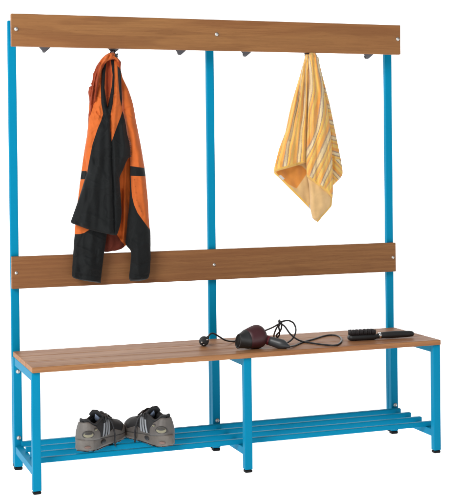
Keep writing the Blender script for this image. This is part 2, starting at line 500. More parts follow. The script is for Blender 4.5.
def shell(name, mat, parent, left, right, Y0, T, nv=150, nu=46, folds=(), ripple=None, back=0.45, power=2.2,
          attrs=None, smooth=2, tmin=0.0025, origin=(0, 0, 0), edge=0.0):
    """closed cloth shell: outline given row by row, front bulging by T (metres, or list over rows)"""
    v0 = max(min(p[0] for p in left), min(p[0] for p in right)); v1 = min(max(p[0] for p in left), max(p[0] for p in right))
    v = np.linspace(v0, v1, nv)
    L = smooth1(interp_edge(left, v), smooth); R = smooth1(interp_edge(right, v), smooth)
    R = np.maximum(R, L + 0.15)
    if edge:
        e = np.random.default_rng(len(name) + nv)
        L = L + smooth1(e.normal(0, edge, nv), 3); R = R + smooth1(e.normal(0, edge, nv), 3)
    th = np.linspace(0, math.pi, nu)
    s = 0.5 - 0.5 * np.cos(th)
    U = L[:, None] + (R - L)[:, None] * s[None, :]
    V = np.repeat(v[:, None], nu, 1)
    Tt = np.interp(v, *zip(*T)) if hasattr(T, '__len__') else np.full(nv, T)
    endf = np.minimum(1, np.minimum((v - v0), (v1 - v)) / max((v1 - v0) * 0.012, 0.4)) ** 0.5
    wpx = np.clip((R - L) / 9.0, 0.12, 1.0)
    prof = np.clip(1 - np.abs(2 * s - 1) ** power, 0, 1) ** 0.5
    H = tmin * prof + (Tt * wpx * endf)[:, None] * prof[None, :]
    rel = np.zeros(U.shape)
    if ripple is not None: rel += wave(U, V, *ripple)
    if mat is not None and mat.name.startswith('orange'):
        rel += crumple(U, V, nv, 0.0042, 15, 22) + crumple(U, V, nv + 1, 0.0020, 6, 9)
    for poly, amp, w in folds:
        rel += amp * np.exp(-(seg_dist(U, V, poly) / w) ** 2)
    fade = np.clip(prof * 1.4, 0, 1)[None, :] * np.clip(wpx * 1.2, 0, 1)[:, None] * np.clip(endf, 0, 1)[:, None]
    rel = rel * fade
    front = at(U, V, Y0 - H - rel)
    hb = np.minimum(H * back, 0.03)
    backp = at(U, V, Y0 + hb - rel * 0.35)
    verts = []; faces = []
    idx = np.arange(nv * nu).reshape(nv, nu)
    allv = np.concatenate([front.reshape(-1, 3), backp.reshape(-1, 3)[:, :]]) - np.asarray(origin)
    off = nv * nu
    for i in range(nv - 1):
        for j in range(nu - 1):
            a, b, c, d = idx[i, j], idx[i, j + 1], idx[i + 1, j + 1], idx[i + 1, j]
            faces.append((a, d, c, b)); faces.append((a + off, b + off, c + off, d + off))
        faces.append((idx[i, 0], idx[i, 0] + off, idx[i + 1, 0] + off, idx[i + 1, 0]))
        faces.append((idx[i, -1], idx[i + 1, -1], idx[i + 1, -1] + off, idx[i, -1] + off))
    for j in range(nu - 1):
        faces.append((idx[0, j], idx[0, j + 1], idx[0, j + 1] + off, idx[0, j] + off))
        faces.append((idx[-1, j], idx[-1, j] + off, idx[-1, j + 1] + off, idx[-1, j + 1]))
    me = bpy.data.meshes.new(name)
    me.from_pydata([tuple(p) for p in allv], [], [tuple(int(q) for q in f) for f in faces])
    for k, fn in (attrs or {}).items():
        val = fn(U, V, s) if callable(fn) else np.full(U.shape, float(fn))
        val = np.broadcast_to(val, U.shape).reshape(-1)
        a = me.attributes.new(k, 'FLOAT', 'POINT')
        a.data.foreach_set('value', np.concatenate([val, val]).astype(np.float32))
    return link(name, me, mat, parent)

# ------------------------------------------------------------------ the jacket
JO = at(112, 54, -0.02)
jacket = root('jacket', 'orange and black hooded jacket hanging by its neck from the second coat hook', 'jacket', tuple(JO))
JM = MAT['jacket']
NEG = -50.0
def jshell(name, *a, **k):
    k['origin'] = JO
    at_ = k.setdefault('attrs', {})
    at_.setdefault('mask', NEG); at_.setdefault('mask_b', NEG)
    return shell(name, k.pop('mat', JM), jacket, *a, **k)

# inside back of the jacket, seen below the open front
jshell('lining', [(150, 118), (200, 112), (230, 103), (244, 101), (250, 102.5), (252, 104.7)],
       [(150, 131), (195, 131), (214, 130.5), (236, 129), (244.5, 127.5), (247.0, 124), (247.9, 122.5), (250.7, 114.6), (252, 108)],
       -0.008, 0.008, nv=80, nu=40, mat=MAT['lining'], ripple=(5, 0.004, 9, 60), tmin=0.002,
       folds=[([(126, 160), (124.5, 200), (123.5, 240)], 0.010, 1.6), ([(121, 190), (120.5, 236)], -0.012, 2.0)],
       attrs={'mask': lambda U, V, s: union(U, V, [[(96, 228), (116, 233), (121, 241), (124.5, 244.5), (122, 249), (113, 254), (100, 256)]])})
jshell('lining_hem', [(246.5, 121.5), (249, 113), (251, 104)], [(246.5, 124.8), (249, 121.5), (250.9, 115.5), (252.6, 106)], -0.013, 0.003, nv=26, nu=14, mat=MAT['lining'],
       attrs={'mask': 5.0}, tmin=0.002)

blk_sl = [[(70, 171.6), (92, 170.6), (92, 179.2), (70, 179.6)],
          [(60, 234.4), (75, 234.2), (80, 234), (84, 233), (88.4, 230.3), (94, 226), (120, 220), (120, 295), (60, 295)]]
jshell('sleeve', [(84, 98), (92, 93), (100, 89.5), (114.5, 88.4), (125, 88), (135, 87), (148, 84.7), (160, 82.9), (172.5, 81.2), (191, 78.9), (204.6, 77.3), (224, 75.3), (234, 74.5), (255, 73), (268, 72.2), (276.8, 72.0), (278.6, 74), (279.6, 78), (281.8, 90), (282.9, 99)],
       [(84, 104), (100, 106), (120, 106), (172, 102), (200, 105), (234, 106.9), (255, 103.9), (272, 101.8), (281, 100.8), (282.9, 100.7)],
       -0.026, [(84, 0.010), (130, 0.020), (200, 0.020), (245, 0.028), (283, 0.024)], nv=240, nu=56, back=0.7, ripple=(21, 0.0032, 14, 55), edge=0.06,
       folds=[([(89, 130), (86, 172), (84, 200)], 0.006, 2.2), ([(84, 262), (90, 268), (99, 270)], 0.004, 2.0), ([(74, 258), (85, 255), (97, 259)], -0.004, 2.0),
              ([(92, 236), (91, 258), (94, 282)], 0.006, 3.0), ([(72, 273.6), (86, 276), (102, 277)], -0.003, 0.8), ([(80, 240), (79, 262), (82, 276)], -0.004, 2.5)],
       attrs={'mask': lambda U, V, s: union(U, V, blk_sl)})

blk_sr = [[(120, 165.7), (130, 166), (144.4, 168), (152, 168.8), (152, 176.8), (145.7, 176.3), (130, 175.8), (120, 175.5)],
          [(110, 175.7), (130.7, 175.9), (131.2, 185), (132, 196), (134.2, 205), (137.6, 213), (143.4, 221), (149.3, 229), (156, 234), (156, 295), (110, 295)]]
jshell('sleeve', [(71, 120.6), (83, 121), (98, 121.6), (111.7, 122.7), (121.4, 125), (133.8, 126.6), (142.6, 128.8), (156.7, 130), (166, 130), (176, 130.2), (195, 129.8), (208, 129.0), (220, 127.6), (235, 126.2), (243, 125.2), (246, 126.4), (250.3, 130.6), (255, 131), (266, 130.2), (276.5, 129), (279, 129), (281.2, 130.5)],
       [(71, 121.0), (78, 122.7), (88.6, 128), (97.9, 131.3), (104.5, 133.2), (119.7, 135.8), (146, 141), (167, 144.5), (176.8, 145.7), (200.6, 147.9), (224, 149.3), (234.8, 150.7), (258.7, 150.7), (272.5, 149.9), (278.5, 148.5), (280, 146), (281.2, 138)],
       -0.028, [(71, 0.008), (105, 0.026), (170, 0.034), (230, 0.032), (281, 0.022)], nv=250, nu=56, back=0.7, ripple=(33, 0.0028, 12, 50), edge=0.06,
       folds=[([(123, 111), (128, 107.5), (134, 104.5)], -0.004, 0.7), ([(131, 120), (136, 146), (139, 166)], 0.006, 3.0),
              ([(130, 240), (138, 246), (150, 243)], 0.004, 1.8), ([(131, 262), (139, 266), (150, 262)], -0.004, 1.8),
              ([(129, 274), (139, 276.5), (150, 274)], -0.003, 0.8), ([(133, 179), (136, 200), (142, 214)], 0.003, 1.5), ([(138, 236), (137, 258), (140, 279)], 0.005, 2.6),
              ([(141, 178), (144, 200), (147, 222)], 0.004, 2.0)],
       attrs={'mask': lambda U, V, s: np.maximum(union(U, V, blk_sr), 0.3 - np.minimum.reduce([seg_dist(U, V, [(x - .5, y + .1), (x + .6, y - .2)]) for x, y in ((134.4, 180), (135, 187), (135.6, 193), (137, 200), (139.2, 206), (141.6, 211))]))})

stripe1 = [(101.6, 72), (103.4, 65), (106.6, 62), (105.2, 74), (104.6, 88), (106.2, 100), (108.4, 112), (110, 119), (103.6, 119), (103.0, 113), (101.2, 103), (100.8, 90), (101.2, 80)]
stripe2 = [(110.8, 60), (114.2, 60), (114.6, 78), (114.0, 92), (112.8, 104), (110.9, 113), (110.2, 120), (106, 119), (107.4, 108), (109.9, 96), (112.0, 85), (112.6, 75)]
stripe3 = [(117.4, 66), (120.6, 69), (122.2, 83), (122.3, 98), (121.4, 107), (119.8, 98), (118.4, 83)]
panels = [(103.2, 113.6), (107, 112), (110.7, 113), (110.6, 128), (111.2, 137), (111.7, 141.5), (113.4, 136.5), (117.0, 126.5), (120.2, 118), (122.5, 111), (124, 114), (126.4, 122), (134, 142), (134, 157.2), (128.4, 158.2), (126, 162.5), (123.5, 169), (120, 176.5), (128, 200), (128, 242), (60, 242), (60, 222), (66, 200), (84, 176), (87.2, 172), (89.0, 162), (92.5, 144.3), (97.7, 128.5), (101, 121)]
inner = [(106.2, 60), (110.9, 60), (112.4, 76), (110.6, 93), (107.3, 108), (106.1, 99), (105, 88), (105.4, 74)]  # shade inside the neck opening, painted in maroon through mask_b
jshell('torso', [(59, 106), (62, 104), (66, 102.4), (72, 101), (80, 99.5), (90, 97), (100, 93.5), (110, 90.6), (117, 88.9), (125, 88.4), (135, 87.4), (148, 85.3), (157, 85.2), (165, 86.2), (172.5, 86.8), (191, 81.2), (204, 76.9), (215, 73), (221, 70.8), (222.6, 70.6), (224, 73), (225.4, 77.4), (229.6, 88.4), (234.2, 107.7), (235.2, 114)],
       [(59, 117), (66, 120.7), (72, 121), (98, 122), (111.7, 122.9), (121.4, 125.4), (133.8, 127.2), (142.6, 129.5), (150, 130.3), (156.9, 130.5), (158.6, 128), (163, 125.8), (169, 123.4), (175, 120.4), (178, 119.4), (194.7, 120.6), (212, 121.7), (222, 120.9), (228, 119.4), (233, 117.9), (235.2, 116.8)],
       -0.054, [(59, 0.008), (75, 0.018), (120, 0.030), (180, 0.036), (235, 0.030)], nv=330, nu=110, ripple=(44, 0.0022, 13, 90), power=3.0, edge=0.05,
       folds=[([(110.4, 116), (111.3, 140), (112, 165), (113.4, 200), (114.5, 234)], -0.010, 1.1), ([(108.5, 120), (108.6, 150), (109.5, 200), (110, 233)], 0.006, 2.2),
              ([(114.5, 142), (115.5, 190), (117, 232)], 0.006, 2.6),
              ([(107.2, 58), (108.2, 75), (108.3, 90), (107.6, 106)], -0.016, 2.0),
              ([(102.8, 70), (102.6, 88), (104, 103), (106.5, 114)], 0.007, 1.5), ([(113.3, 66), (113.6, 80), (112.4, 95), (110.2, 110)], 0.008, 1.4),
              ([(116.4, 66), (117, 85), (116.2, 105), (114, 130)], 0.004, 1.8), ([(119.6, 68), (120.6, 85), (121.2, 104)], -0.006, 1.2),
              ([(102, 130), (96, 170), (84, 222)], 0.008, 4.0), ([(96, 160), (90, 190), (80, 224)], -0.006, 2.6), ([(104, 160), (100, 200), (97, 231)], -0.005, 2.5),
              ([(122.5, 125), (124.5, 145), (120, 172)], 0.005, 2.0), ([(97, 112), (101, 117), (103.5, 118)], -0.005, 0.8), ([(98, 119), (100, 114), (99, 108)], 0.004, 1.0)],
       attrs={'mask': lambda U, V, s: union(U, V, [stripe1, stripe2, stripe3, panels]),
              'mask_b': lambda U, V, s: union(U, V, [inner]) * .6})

red_shade_h = [(84, 130), (86, 84), (91, 74), (96, 65.5), (99.5, 61.5), (101, 63), (99.4, 72), (98.6, 82), (97.6, 92), (94, 108), (92, 130)]  # hood folds: red lining together with painted shade on the orange
red_shade_h2 = [(101.5, 66), (104, 62), (104.6, 66), (102.5, 74), (101, 84), (100.4, 84)]
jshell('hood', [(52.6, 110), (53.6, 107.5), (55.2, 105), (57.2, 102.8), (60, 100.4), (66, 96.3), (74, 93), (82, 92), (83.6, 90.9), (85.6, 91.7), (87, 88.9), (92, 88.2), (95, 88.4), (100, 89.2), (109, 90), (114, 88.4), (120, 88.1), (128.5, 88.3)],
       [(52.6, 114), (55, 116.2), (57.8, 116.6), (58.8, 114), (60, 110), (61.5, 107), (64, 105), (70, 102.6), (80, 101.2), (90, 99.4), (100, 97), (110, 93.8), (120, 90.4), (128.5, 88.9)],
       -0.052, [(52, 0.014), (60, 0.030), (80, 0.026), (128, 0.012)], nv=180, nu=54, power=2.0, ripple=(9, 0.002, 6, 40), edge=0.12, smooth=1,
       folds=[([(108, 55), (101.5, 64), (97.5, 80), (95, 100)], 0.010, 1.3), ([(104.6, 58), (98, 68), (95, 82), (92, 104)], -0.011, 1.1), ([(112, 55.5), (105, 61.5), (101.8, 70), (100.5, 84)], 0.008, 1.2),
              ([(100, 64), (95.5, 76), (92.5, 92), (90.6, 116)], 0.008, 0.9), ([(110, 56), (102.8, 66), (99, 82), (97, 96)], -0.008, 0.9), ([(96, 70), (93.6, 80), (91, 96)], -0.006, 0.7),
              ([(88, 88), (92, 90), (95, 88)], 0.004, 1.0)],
       attrs={'mask_b': lambda U, V, s: union(U, V, [red_shade_h, red_shade_h2])})
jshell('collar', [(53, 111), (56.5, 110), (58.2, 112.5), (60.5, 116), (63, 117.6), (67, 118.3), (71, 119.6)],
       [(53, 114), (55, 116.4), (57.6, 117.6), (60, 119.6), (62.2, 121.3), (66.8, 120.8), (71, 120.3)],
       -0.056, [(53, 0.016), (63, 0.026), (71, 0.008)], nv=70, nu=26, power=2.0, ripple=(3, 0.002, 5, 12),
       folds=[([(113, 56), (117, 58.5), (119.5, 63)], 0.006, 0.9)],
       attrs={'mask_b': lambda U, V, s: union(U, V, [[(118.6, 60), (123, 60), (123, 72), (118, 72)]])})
# neck loop over the hook, cord lock, zip teeth and stitches
def jtube(name, pts, r, mat, n=8, seg=8):
    P = [p - JO for p in catmull([at(u, v, y) for u, v, y in pts], n)]
    return from_bm(name, tube_bm(P, r, seg), mat, jacket)
jtube('neck_loop', [(108.6, 54.6, -0.060), (110.5, 52.6, -0.052), (113.2, 49.6, -0.012), (114.2, 49.6, -0.012), (114.6, 52.6, -0.050), (115.4, 55, -0.062)], 0.0024, MAT['cord'])
def lock():
    bm = bmesh.new()
    for u, v, y, r in ((116.3, 55.2, -0.072, 0.0048), (117.2, 54.4, -0.074, 0.0034), (115.2, 56.7, -0.074, 0.0036), (117, 56.6, -0.075, .003)):
        ellipsoid_bm(Vector(at(u, v, y) - JO), (0.3, -1, 0.2), r, r * 1.3, r, bm=bm)
    return from_bm('cord_lock', bm, MAT['cord'], jacket)
lock()
def stitches(name, poly, y, n, r, mat):
    bm = bmesh.new()
    P = catmull(poly, 12)
    for k in range(n):
        i = int((k + .5) / n * (len(P) - 1))
        a = P[i]
        ellipsoid_bm(Vector(at(a[0], a[1], y) - JO), (0.2, -1, 0), r * 1.5, r, r * .8, bm=bm, sub=1)
    return from_bm(name, bm, mat, jacket)
stitches('zip', [(129.0, 138), (130.2, 145), (130.9, 152), (130.6, 157)], -0.064, 12, 0.0013, MAT['cord'])

# ------------------------------------------------------------------ the towel
TO = at(309, 53, -0.02)
towel = root('towel', 'yellow and orange striped terry towel hanging from the fifth coat hook', 'towel', tuple(TO))
def tshell(name, *a, **k):
    k['origin'] = TO
    at_ = k.setdefault('attrs', {})
    for q, dflt in (('stripe', 0.0), ('reverse', 0.0), ('hem', NEG), ('mask_b', NEG), ('tag_patch', NEG)):
        at_.setdefault(q, dflt)
    return shell(name, MAT['towel'], towel, *a, **k)
def strip(poly, w):
    return lambda U, V, s: w - seg_dist(U, V, poly)
# rear layer at the right
tshell('rear_layer', [(57, 316), (103, 321), (135, 327), (170, 329), (186, 331.5)],
       [(57, 318.5), (65, 319.8), (78, 323), (103, 329.6), (135, 336), (158, 340.6), (170, 342.6), (175, 342.7), (178, 340.5), (186, 332.4)],
       -0.012, 0.010, nv=120, nu=30, ripple=(2, 0.003, 6, 40), power=2.4, edge=.05,
       folds=[([(325, 90), (331, 130), (335, 158)], 0.006, 1.5)],
       attrs={'stripe': lambda U, V, s: np.where(V < 158.5, V / 15.0 - U * .02, (V - 1.1 * U) / 17.0),
              'hem': strip([(328, 159.6), (340.5, 158.4)], 0.7),
              'mask_b': NEG})
tshell('reverse_layer', [(158, 285), (166, 276), (170, 274.4), (173.2, 273.9), (180, 281), (190, 291.1), (200, 301), (208.5, 309.4), (211, 312.6)],
       [(158, 313), (180, 314), (200, 315), (211, 314)],
       -0.016, 0.008, nv=110, nu=44, ripple=(6, 0.003, 12, 30), power=3.0,
       folds=[([(283, 168), (295, 184), (306, 200)], -0.008, 4.0)],
       attrs={'reverse': 1.0, 'hem': strip([(273, 173), (281, 180), (291.1, 190), (301, 200), (313, 212.5)], 2.0),
              'mask_b': lambda U, V, s: union(U, V, [[(270, 160), (302, 166), (308, 172), (296.6, 188.5), (280, 180)]]),
              'tag_patch': lambda U, V, s: union(U, V, [[(278.2, 176.2), (280.6, 174.8), (284.8, 178.6), (282.6, 180.4)], [(308.8, 204.5), (311, 205), (311.4, 209.5), (309, 208.5)]])})
tshell('reverse_tip', [(172, 306.5), (185, 309.0), (200, 310), (208.5, 310.2), (214, 311.4), (218.6, 312.6), (220.6, 315.2), (222, 317.4)],
       [(172, 312), (180, 322), (190, 329), (197, 332.3), (205.8, 331.8), (212, 326.6), (218, 321.2), (222, 318.2)],
       -0.040, [(172, 0.004), (195, 0.022), (222, 0.010)], nv=110, nu=46, ripple=(8, 0.0012, 9, 30), power=2.4,
       folds=[([(312, 186), (313.5, 205), (315, 218)], 0.004, 2.2), ([(322, 192), (321, 205), (318, 218)], 0.003, 2.6)],
       attrs={'reverse': 1.0, 'hem': strip([(332.6, 196), (331.8, 206), (326.6, 212), (321, 218.3), (317.6, 222)], 1.6),
              'mask_b': NEG})
def conv(U, V, u_hook=309.0, v_hook=45.0, v_ref=165.0):
    """cloth coordinate that gathers towards the hook"""
    k = np.clip((V - v_hook) / (v_ref - v_hook), 0.12, 1.0) ** 0.9
    return (U - u_hook) / k
tshell('front_layer', [(53.8, 305.6), (58, 304.6), (64, 302.8), (75.4, 299.8), (90, 295.4), (103, 291.5), (118, 288.2), (131.7, 285.5), (149.3, 278.8), (160, 276.2), (167, 274.4), (170.8, 273.8), (172, 274.4)],
       [(53.8, 311), (75, 310), (100, 309.6), (130, 309), (160, 308.6), (162, 308), (162.9, 305.5), (165, 299), (168, 288.5), (170.6, 279), (172, 275.2)],
       -0.036, [(54, 0.012), (80, 0.020), (130, 0.022), (172, 0.012)], nv=210, nu=80, ripple=(15, 0.003, 8, 90), power=2.6, edge=.05, smooth=1,
       folds=[([(306.5, 58), (300, 100), (294, 140), (288, 168)], 0.008, 1.5), ([(305, 62), (295, 105), (284, 160)], 0.007, 2.0), ([(306.8, 60), (304, 100), (300, 140), (297, 166)], -0.007, 1.5),
              ([(307.6, 56), (306.4, 100), (304, 140), (303, 164)], 0.006, 1.6), ([(305.4, 64), (297.5, 104), (290, 140)], -0.008, 1.3), ([(309, 70), (308.4, 120), (307.5, 160)], -0.012, 1.2)],
       attrs={'stripe': lambda U, V, s: (conv(U, V, 307.5) + 1.6 * np.sin(V * .05) + wave(U, V, 77, 1.1, 14, 50)) / 13.5 + 0.1,
              'hem': strip([(272, 172.3), (279, 170.2), (288.5, 167.4), (299, 164.4), (309, 161.8)], 2.1)})
tshell('front_fold', [(52.6, 309.6), (57, 308.8), (75, 308.2), (100, 308.2), (130, 307.2), (145, 306.6), (158, 306.3), (176.5, 306.6), (178.4, 308.4), (183, 314.5), (190, 323.2), (196, 330), (197.8, 332)],
       [(52.6, 315.4), (55, 316.8), (58, 318.0), (66, 319.6), (78, 321.9), (90, 324), (103, 326.6), (110, 328), (135, 330.9), (150, 331.8), (168.7, 332.6), (190, 333), (195, 332.9), (197.8, 332.4)],
       -0.052, [(53, 0.016), (80, 0.024), (140, 0.030), (198, 0.014)], nv=230, nu=70, ripple=(16, 0.003, 8, 80), power=2.4, edge=.05, smooth=1,
       folds=[([(312, 55), (313.5, 90), (313, 130), (311, 176)], 0.007, 1.6), ([(316, 58), (320, 95), (322, 140), (323, 185)], 0.007, 2.2), ([(314.6, 56), (317.6, 92), (318, 140), (317, 182)], -0.007, 1.5),
              ([(310, 60), (310.4, 100), (309.5, 150)], -0.005, 1.0), ([(317.6, 60), (324.5, 105), (328.5, 160), (330, 190)], -0.006, 1.2)],
       attrs={'stripe': lambda U, V, s: ((U - 309) * 0.93 + (V - 176) * np.interp(V, [50, 90, 130, 200], [0.10, 0.26, 0.40, 0.44]) + wave(U, V, 78, 1.0, 16, 45)) / 14.0 / np.interp(V, [50, 110, 200], [.6, .95, 1.0]) + .35,
              'hem': strip([(305, 175.5), (308.4, 178), (314.5, 182.6), (323.2, 189.6), (332.6, 197.6)], 2.1)})

# ------------------------------------------------------------------ the hair dryer
SZ = 0.4155
HD = Vector((0.80, -0.20, SZ))
dryer = root('hair_dryer', 'maroon and black hair dryer with coiled black cord lying on the bench seat', 'hair dryer', tuple(HD))
BC = Vector(at_z(257, 336.5, SZ + 0.0415)) - HD
NF = Vector(at_z(238, 341.3, SZ + 0.0315)) - HD           # middle of the nozzle mouth
H0 = Vector(at_z(259, 337.4, SZ + 0.036)) - HD
H1 = Vector(at_z(289, 346.6, SZ + 0.0085)) - HD
AX = (NF - BC).normalized(); AL = (NF - BC).length         # towards the nozzle
HX = (H1 - H0).normalized(); HL = (H1 - H0).length         # along the handle
def dpart(name, bm, mat, parent=None):
    return from_bm(name, bm, mat, parent or dryer)
def along_axis(o, ax, L, prof, seg, **k):
    return lathe_bm(o, ax, [(q[0] * L,) + tuple(q[1:]) for q in prof], seg, **k)
barrel = dpart('barrel', along_axis(BC, AX, AL, [(-0.36, 0.006), (-0.35, 0.017), (-0.31, 0.0265), (-0.24, 0.0345), (-0.14, 0.0395), (0.0, 0.0418), (0.12, 0.0408), (0.26, 0.0388), (0.40, 0.0364), (0.56, 0.0334), (0.565, 0.031)], 40), MAT['maroon'])
dpart('air_intake', along_axis(BC, AX, AL, [(-0.385, 0.009), (-0.375, 0.018), (-0.325, 0.0262), (-0.315, 0.0252)], 32), MAT['plastic_black'])
nprof = [(0.53, 0.0338, 1, 1), (0.545, 0.0344, 1, 1), (0.62, 0.0328, .97, 1), (0.70, 0.0314, .90, 1.0), (0.80, 0.0306, .80, 1.0), (0.90, 0.0304, .68, 1.0), (0.985, 0.0304, .58, 1.02), (1.0, 0.0300, .55, 1.02), (0.995, 0.0272, .45, 1.02), (0.92, 0.0262, .42, 1.0)]
sd = AX.cross(Vector((0, 0, 1))).normalized()
sd = Matrix.Rotation(math.radians(-34), 3, AX) @ sd
dpart('nozzle', along_axis(BC, AX, AL, nprof, 40, side=sd), MAT['plastic_black'])
dpart('nozzle_opening', along_axis(BC, AX, AL, [(0.955, 0.0264, .44, 1.0), (0.963, 0.0264, .44, 1.0)], 32, side=sd), MAT['plastic_dark'])
hs = HX.cross(Vector((0, 0, 1))).normalized()
dpart('handle_joint', along_axis(H0, HX, HL, [(0.10, 0.0178, .9, 1.0), (0.22, 0.0170, .85, 1.0), (0.34, 0.0162, .85, 1.0), (0.39, 0.0150, .85, 1.0)], 28, side=hs), MAT['red'])
dpart('handle', along_axis(H0, HX, HL, [(0.355, 0.0150, .85, 1), (0.37, 0.0164, .88, 1), (0.44, 0.0165, .9, 1.0), (0.56, 0.0172, .92, 1.0), (0.70, 0.0182, .95, 1.0), (0.79, 0.0178, .95, 1), (0.86, 0.0150, .95, 1), (0.92, 0.0108, 1, 1), (0.96, 0.0075, 1, 1), (1.0, 0.0055, 1, 1), (1.03, 0.0042, 1, 1)], 30, side=hs), MAT['plastic_grey'])
END = H1 + HD
zc = SZ + 0.0035
def on_seat(u, v): return at_z(u, v, zc)
P = [np.array(END), on_seat(295.5, 345.2), on_seat(302.6, 342.2), on_seat(312.5, 339.4), on_seat(324.4, 335.8), on_seat(333, 335.0), on_seat(338.8, 336.2), on_seat(341.4, 339.2), on_seat(340.0, 343.0), on_seat(334.3, 345.3), on_seat(320.4, 344.2), on_seat(306.0, 342.2)]
P += [at(297.6, 339.6, -0.225), at(290.2, 333.8, -0.215), at(285.2, 327, -0.205), at(281.2, 323.6, -0.20), at(279.6, 322.4, -0.20)]
P += [at(283, 321.2, -0.195), at(288.5, 320.6, -0.19), at(293.4, 323, -0.185), at(295.7, 328, -0.19), at(295.4, 333, -0.20), at(292.7, 338.4, -0.22), at(288.6, 342.0, -0.235), at(284, 343, -0.20), at(279, 340, -0.16), on_seat(274, 337.2) * [1, 1, 1]]
P += [at(275.2, 331, -0.17), at(278.4, 325, -0.19), at(280, 323.0, -0.20), at(281.6, 326, -0.20), at(280.2, 331, -0.19), at(276.5, 335, -0.17), at(277.5, 337.5, -0.16), at(279.6, 333.5, -0.18), at(278.8, 327, -0.19), at(279.0, 324, -0.20)]
P += [at(273, 327.2, -0.16), at(266, 330.2, -0.12), at(257, 333.6, -0.09), on_seat(246, 338.8), on_seat(234.5, 341.2), at(226, 340.4, -0.14), at(219.5, 336.8, -0.145), at(214, 333.6, -0.148), at(210.6, 333.8, -0.15), at(208.2, 336.6, -0.152), at(206.6, 338.8, -0.152)]
P = [Vector(p) - HD for p in P]
def lift(q):
    return Vector((q.x, q.y, max(q.z, 0.0034)))
cord_path = [lift(Vector(p)) for p in catmull(P, 8)]
dpart('cord', tube_bm(cord_path, 0.0031, 9), MAT['cord'])
tie = bmesh.new()
ellipsoid_bm(Vector(at(279.4, 321.4, -0.202)) - HD, (0.2, -1, 0), 0.0048, 0.0075, 0.0048, bm=tie)
ellipsoid_bm(Vector(at(281.2, 322.8, -0.203)) - HD, (0.2, -1, 0), 0.0055, 0.0036, 0.0045, bm=tie)
dpart('cord_tie', tie, MAT['cord'])
# plug
PC = Vector(at(203.9, 341.9, -0.150)) - HD
PC.z = max(PC.z, 0.0185)
pa = Vector((-0.22, -0.95, 0.16)).normalized()
plug = dpart('plug', lathe_bm(PC, pa, [(-0.030, 0.007), (-0.026, 0.0135), (-0.010, 0.0168), (0.002, 0.0178), (0.006, 0.0172), (0.007, 0.0155)], 32), MAT['plastic_black'])
ps = pa.cross(Vector((0, 0, 1))).normalized(); pu = ps.cross(pa).normalized()
for du, dv in ((-0.0098, 0.0040), (0.0090, -0.0042)):
    q = PC + ps * du + pu * dv
    dpart('plug_pin', lathe_bm(q, pa, [(0.004, 0.0024), (0.0235, 0.0024), (0.0255, 0.0014)], 14), MAT['brass_pin'], plug)
dpart('earth_clip', lathe_bm(PC + ps * 0.0012 - pu * 0.0125, pa, [(0.0055, 0.0022), (0.0095, 0.0020)], 12), MAT['brass_pin'], plug)
sr = catmull([PC - pa * 0.014 + Vector((0.006, 0, 0.008)), Vector(at(206.6, 338.8, -0.150)) - HD, Vector(at(208.4, 336.4, -0.152)) - HD], 8)
dpart('strain_relief', tube_bm(sr, list(np.linspace(0.0088, 0.0046, len(sr))), 12), MAT['plastic_black'], plug)

# ------------------------------------------------------------------ the hair brush
BL = Vector(at_z(349.4, 341.2, SZ)); BR = Vector(at_z(415, 338.0, SZ))
brush = root('hair_brush', 'black hair brush with silver collar lying bristles up near the right end of the seat', 'hair brush', tuple(BL))
bd = (BR - BL); bd.z = 0; BLEN = bd.length; bd.normalize(); bs = Vector((-bd.y, bd.x, 0))
def bl(a, s, z): return bd * a + bs * s + Vector((0, 0, z))
def brush_head():
    bm = bmesh.new(); rings = []
    st = [(0.000, .010, .006), (0.003, .015, .009), (0.012, .018, .0105), (0.06, .019, .0105), (0.096, .0175, .0105), (0.104, .013, .0095), (0.110, .009, .008), (0.122, .0085, .0085)]
    for a, w, h in st:
        ring = []
        for k in range(16):
            t = 2 * math.pi * k / 16
            cx, cz = math.cos(t), math.sin(t)
            f = lambda q: math.copysign(abs(q) ** 0.6, q)
            ring.append(bm.verts.new(bl(a, 0.012 + w * f(cx), 0.0112 + h * f(cz))))
        rings.append(ring)
    for i in range(len(rings) - 1):
        for k in range(16): bm.faces.new((rings[i][k], rings[i][(k + 1) % 16], rings[i + 1][(k + 1) % 16], rings[i + 1][k]))
    bm.faces.new(rings[0]); bm.faces.new(rings[-1])
    return bm
from_bm('brush_head', brush_head(), MAT['plastic_black'], brush)
def bristles():
    bm = bmesh.new()
    for i in range(30):
        for j in range(10):
            a = 0.006 + i * 0.0032 + random.uniform(-.0008, .0008); s = 0.012 + (j - 4.5) * 0.0035 + random.uniform(-.0006, .0006)
            h = 0.0385 + random.uniform(-.0012, .0008)
            la = a + random.uniform(-.002, .002); ls = s + (j - 4.5) * .0003
            P = [bl(a, s, 0.020), bl((a + la) / 2, (s + ls) / 2, (0.02 + h) / 2), bl(la, ls, h)]
            tube_bm(P, [0.0011, 0.0010, 0.0008], 5, bm=bm)
    return bm
from_bm('bristles', bristles(), MAT['bristle'], brush)
def along(st, name, mat, seg=24):
    bm = bmesh.new(); rings = []
    for a, r, z in st:
        rings.append([bm.verts.new(bl(a, 0.012 + r * 1.0 * math.cos(2 * math.pi * k / seg), z + r * math.sin(2 * math.pi * k / seg))) for k in range(seg)])
    for i in range(len(rings) - 1):
        for k in range(seg): bm.faces.new((rings[i][k], rings[i][(k + 1) % seg], rings[i + 1][(k + 1) % seg], rings[i + 1][k]))
    bm.faces.new(rings[0]); bm.faces.new(rings[-1])
    return from_bm(name, bm, mat, brush)
along([(0.108, .0075, .0125), (0.113, .0085, .0130), (0.119, .0095, .0135)], 'neck', MAT['plastic_black'])
along([(0.1175, .0100, .0135), (0.1180, .0112, .0135), (0.1245, .0116, .0137), (0.1250, .0106, .0137)], 'collar', MAT['chrome'])
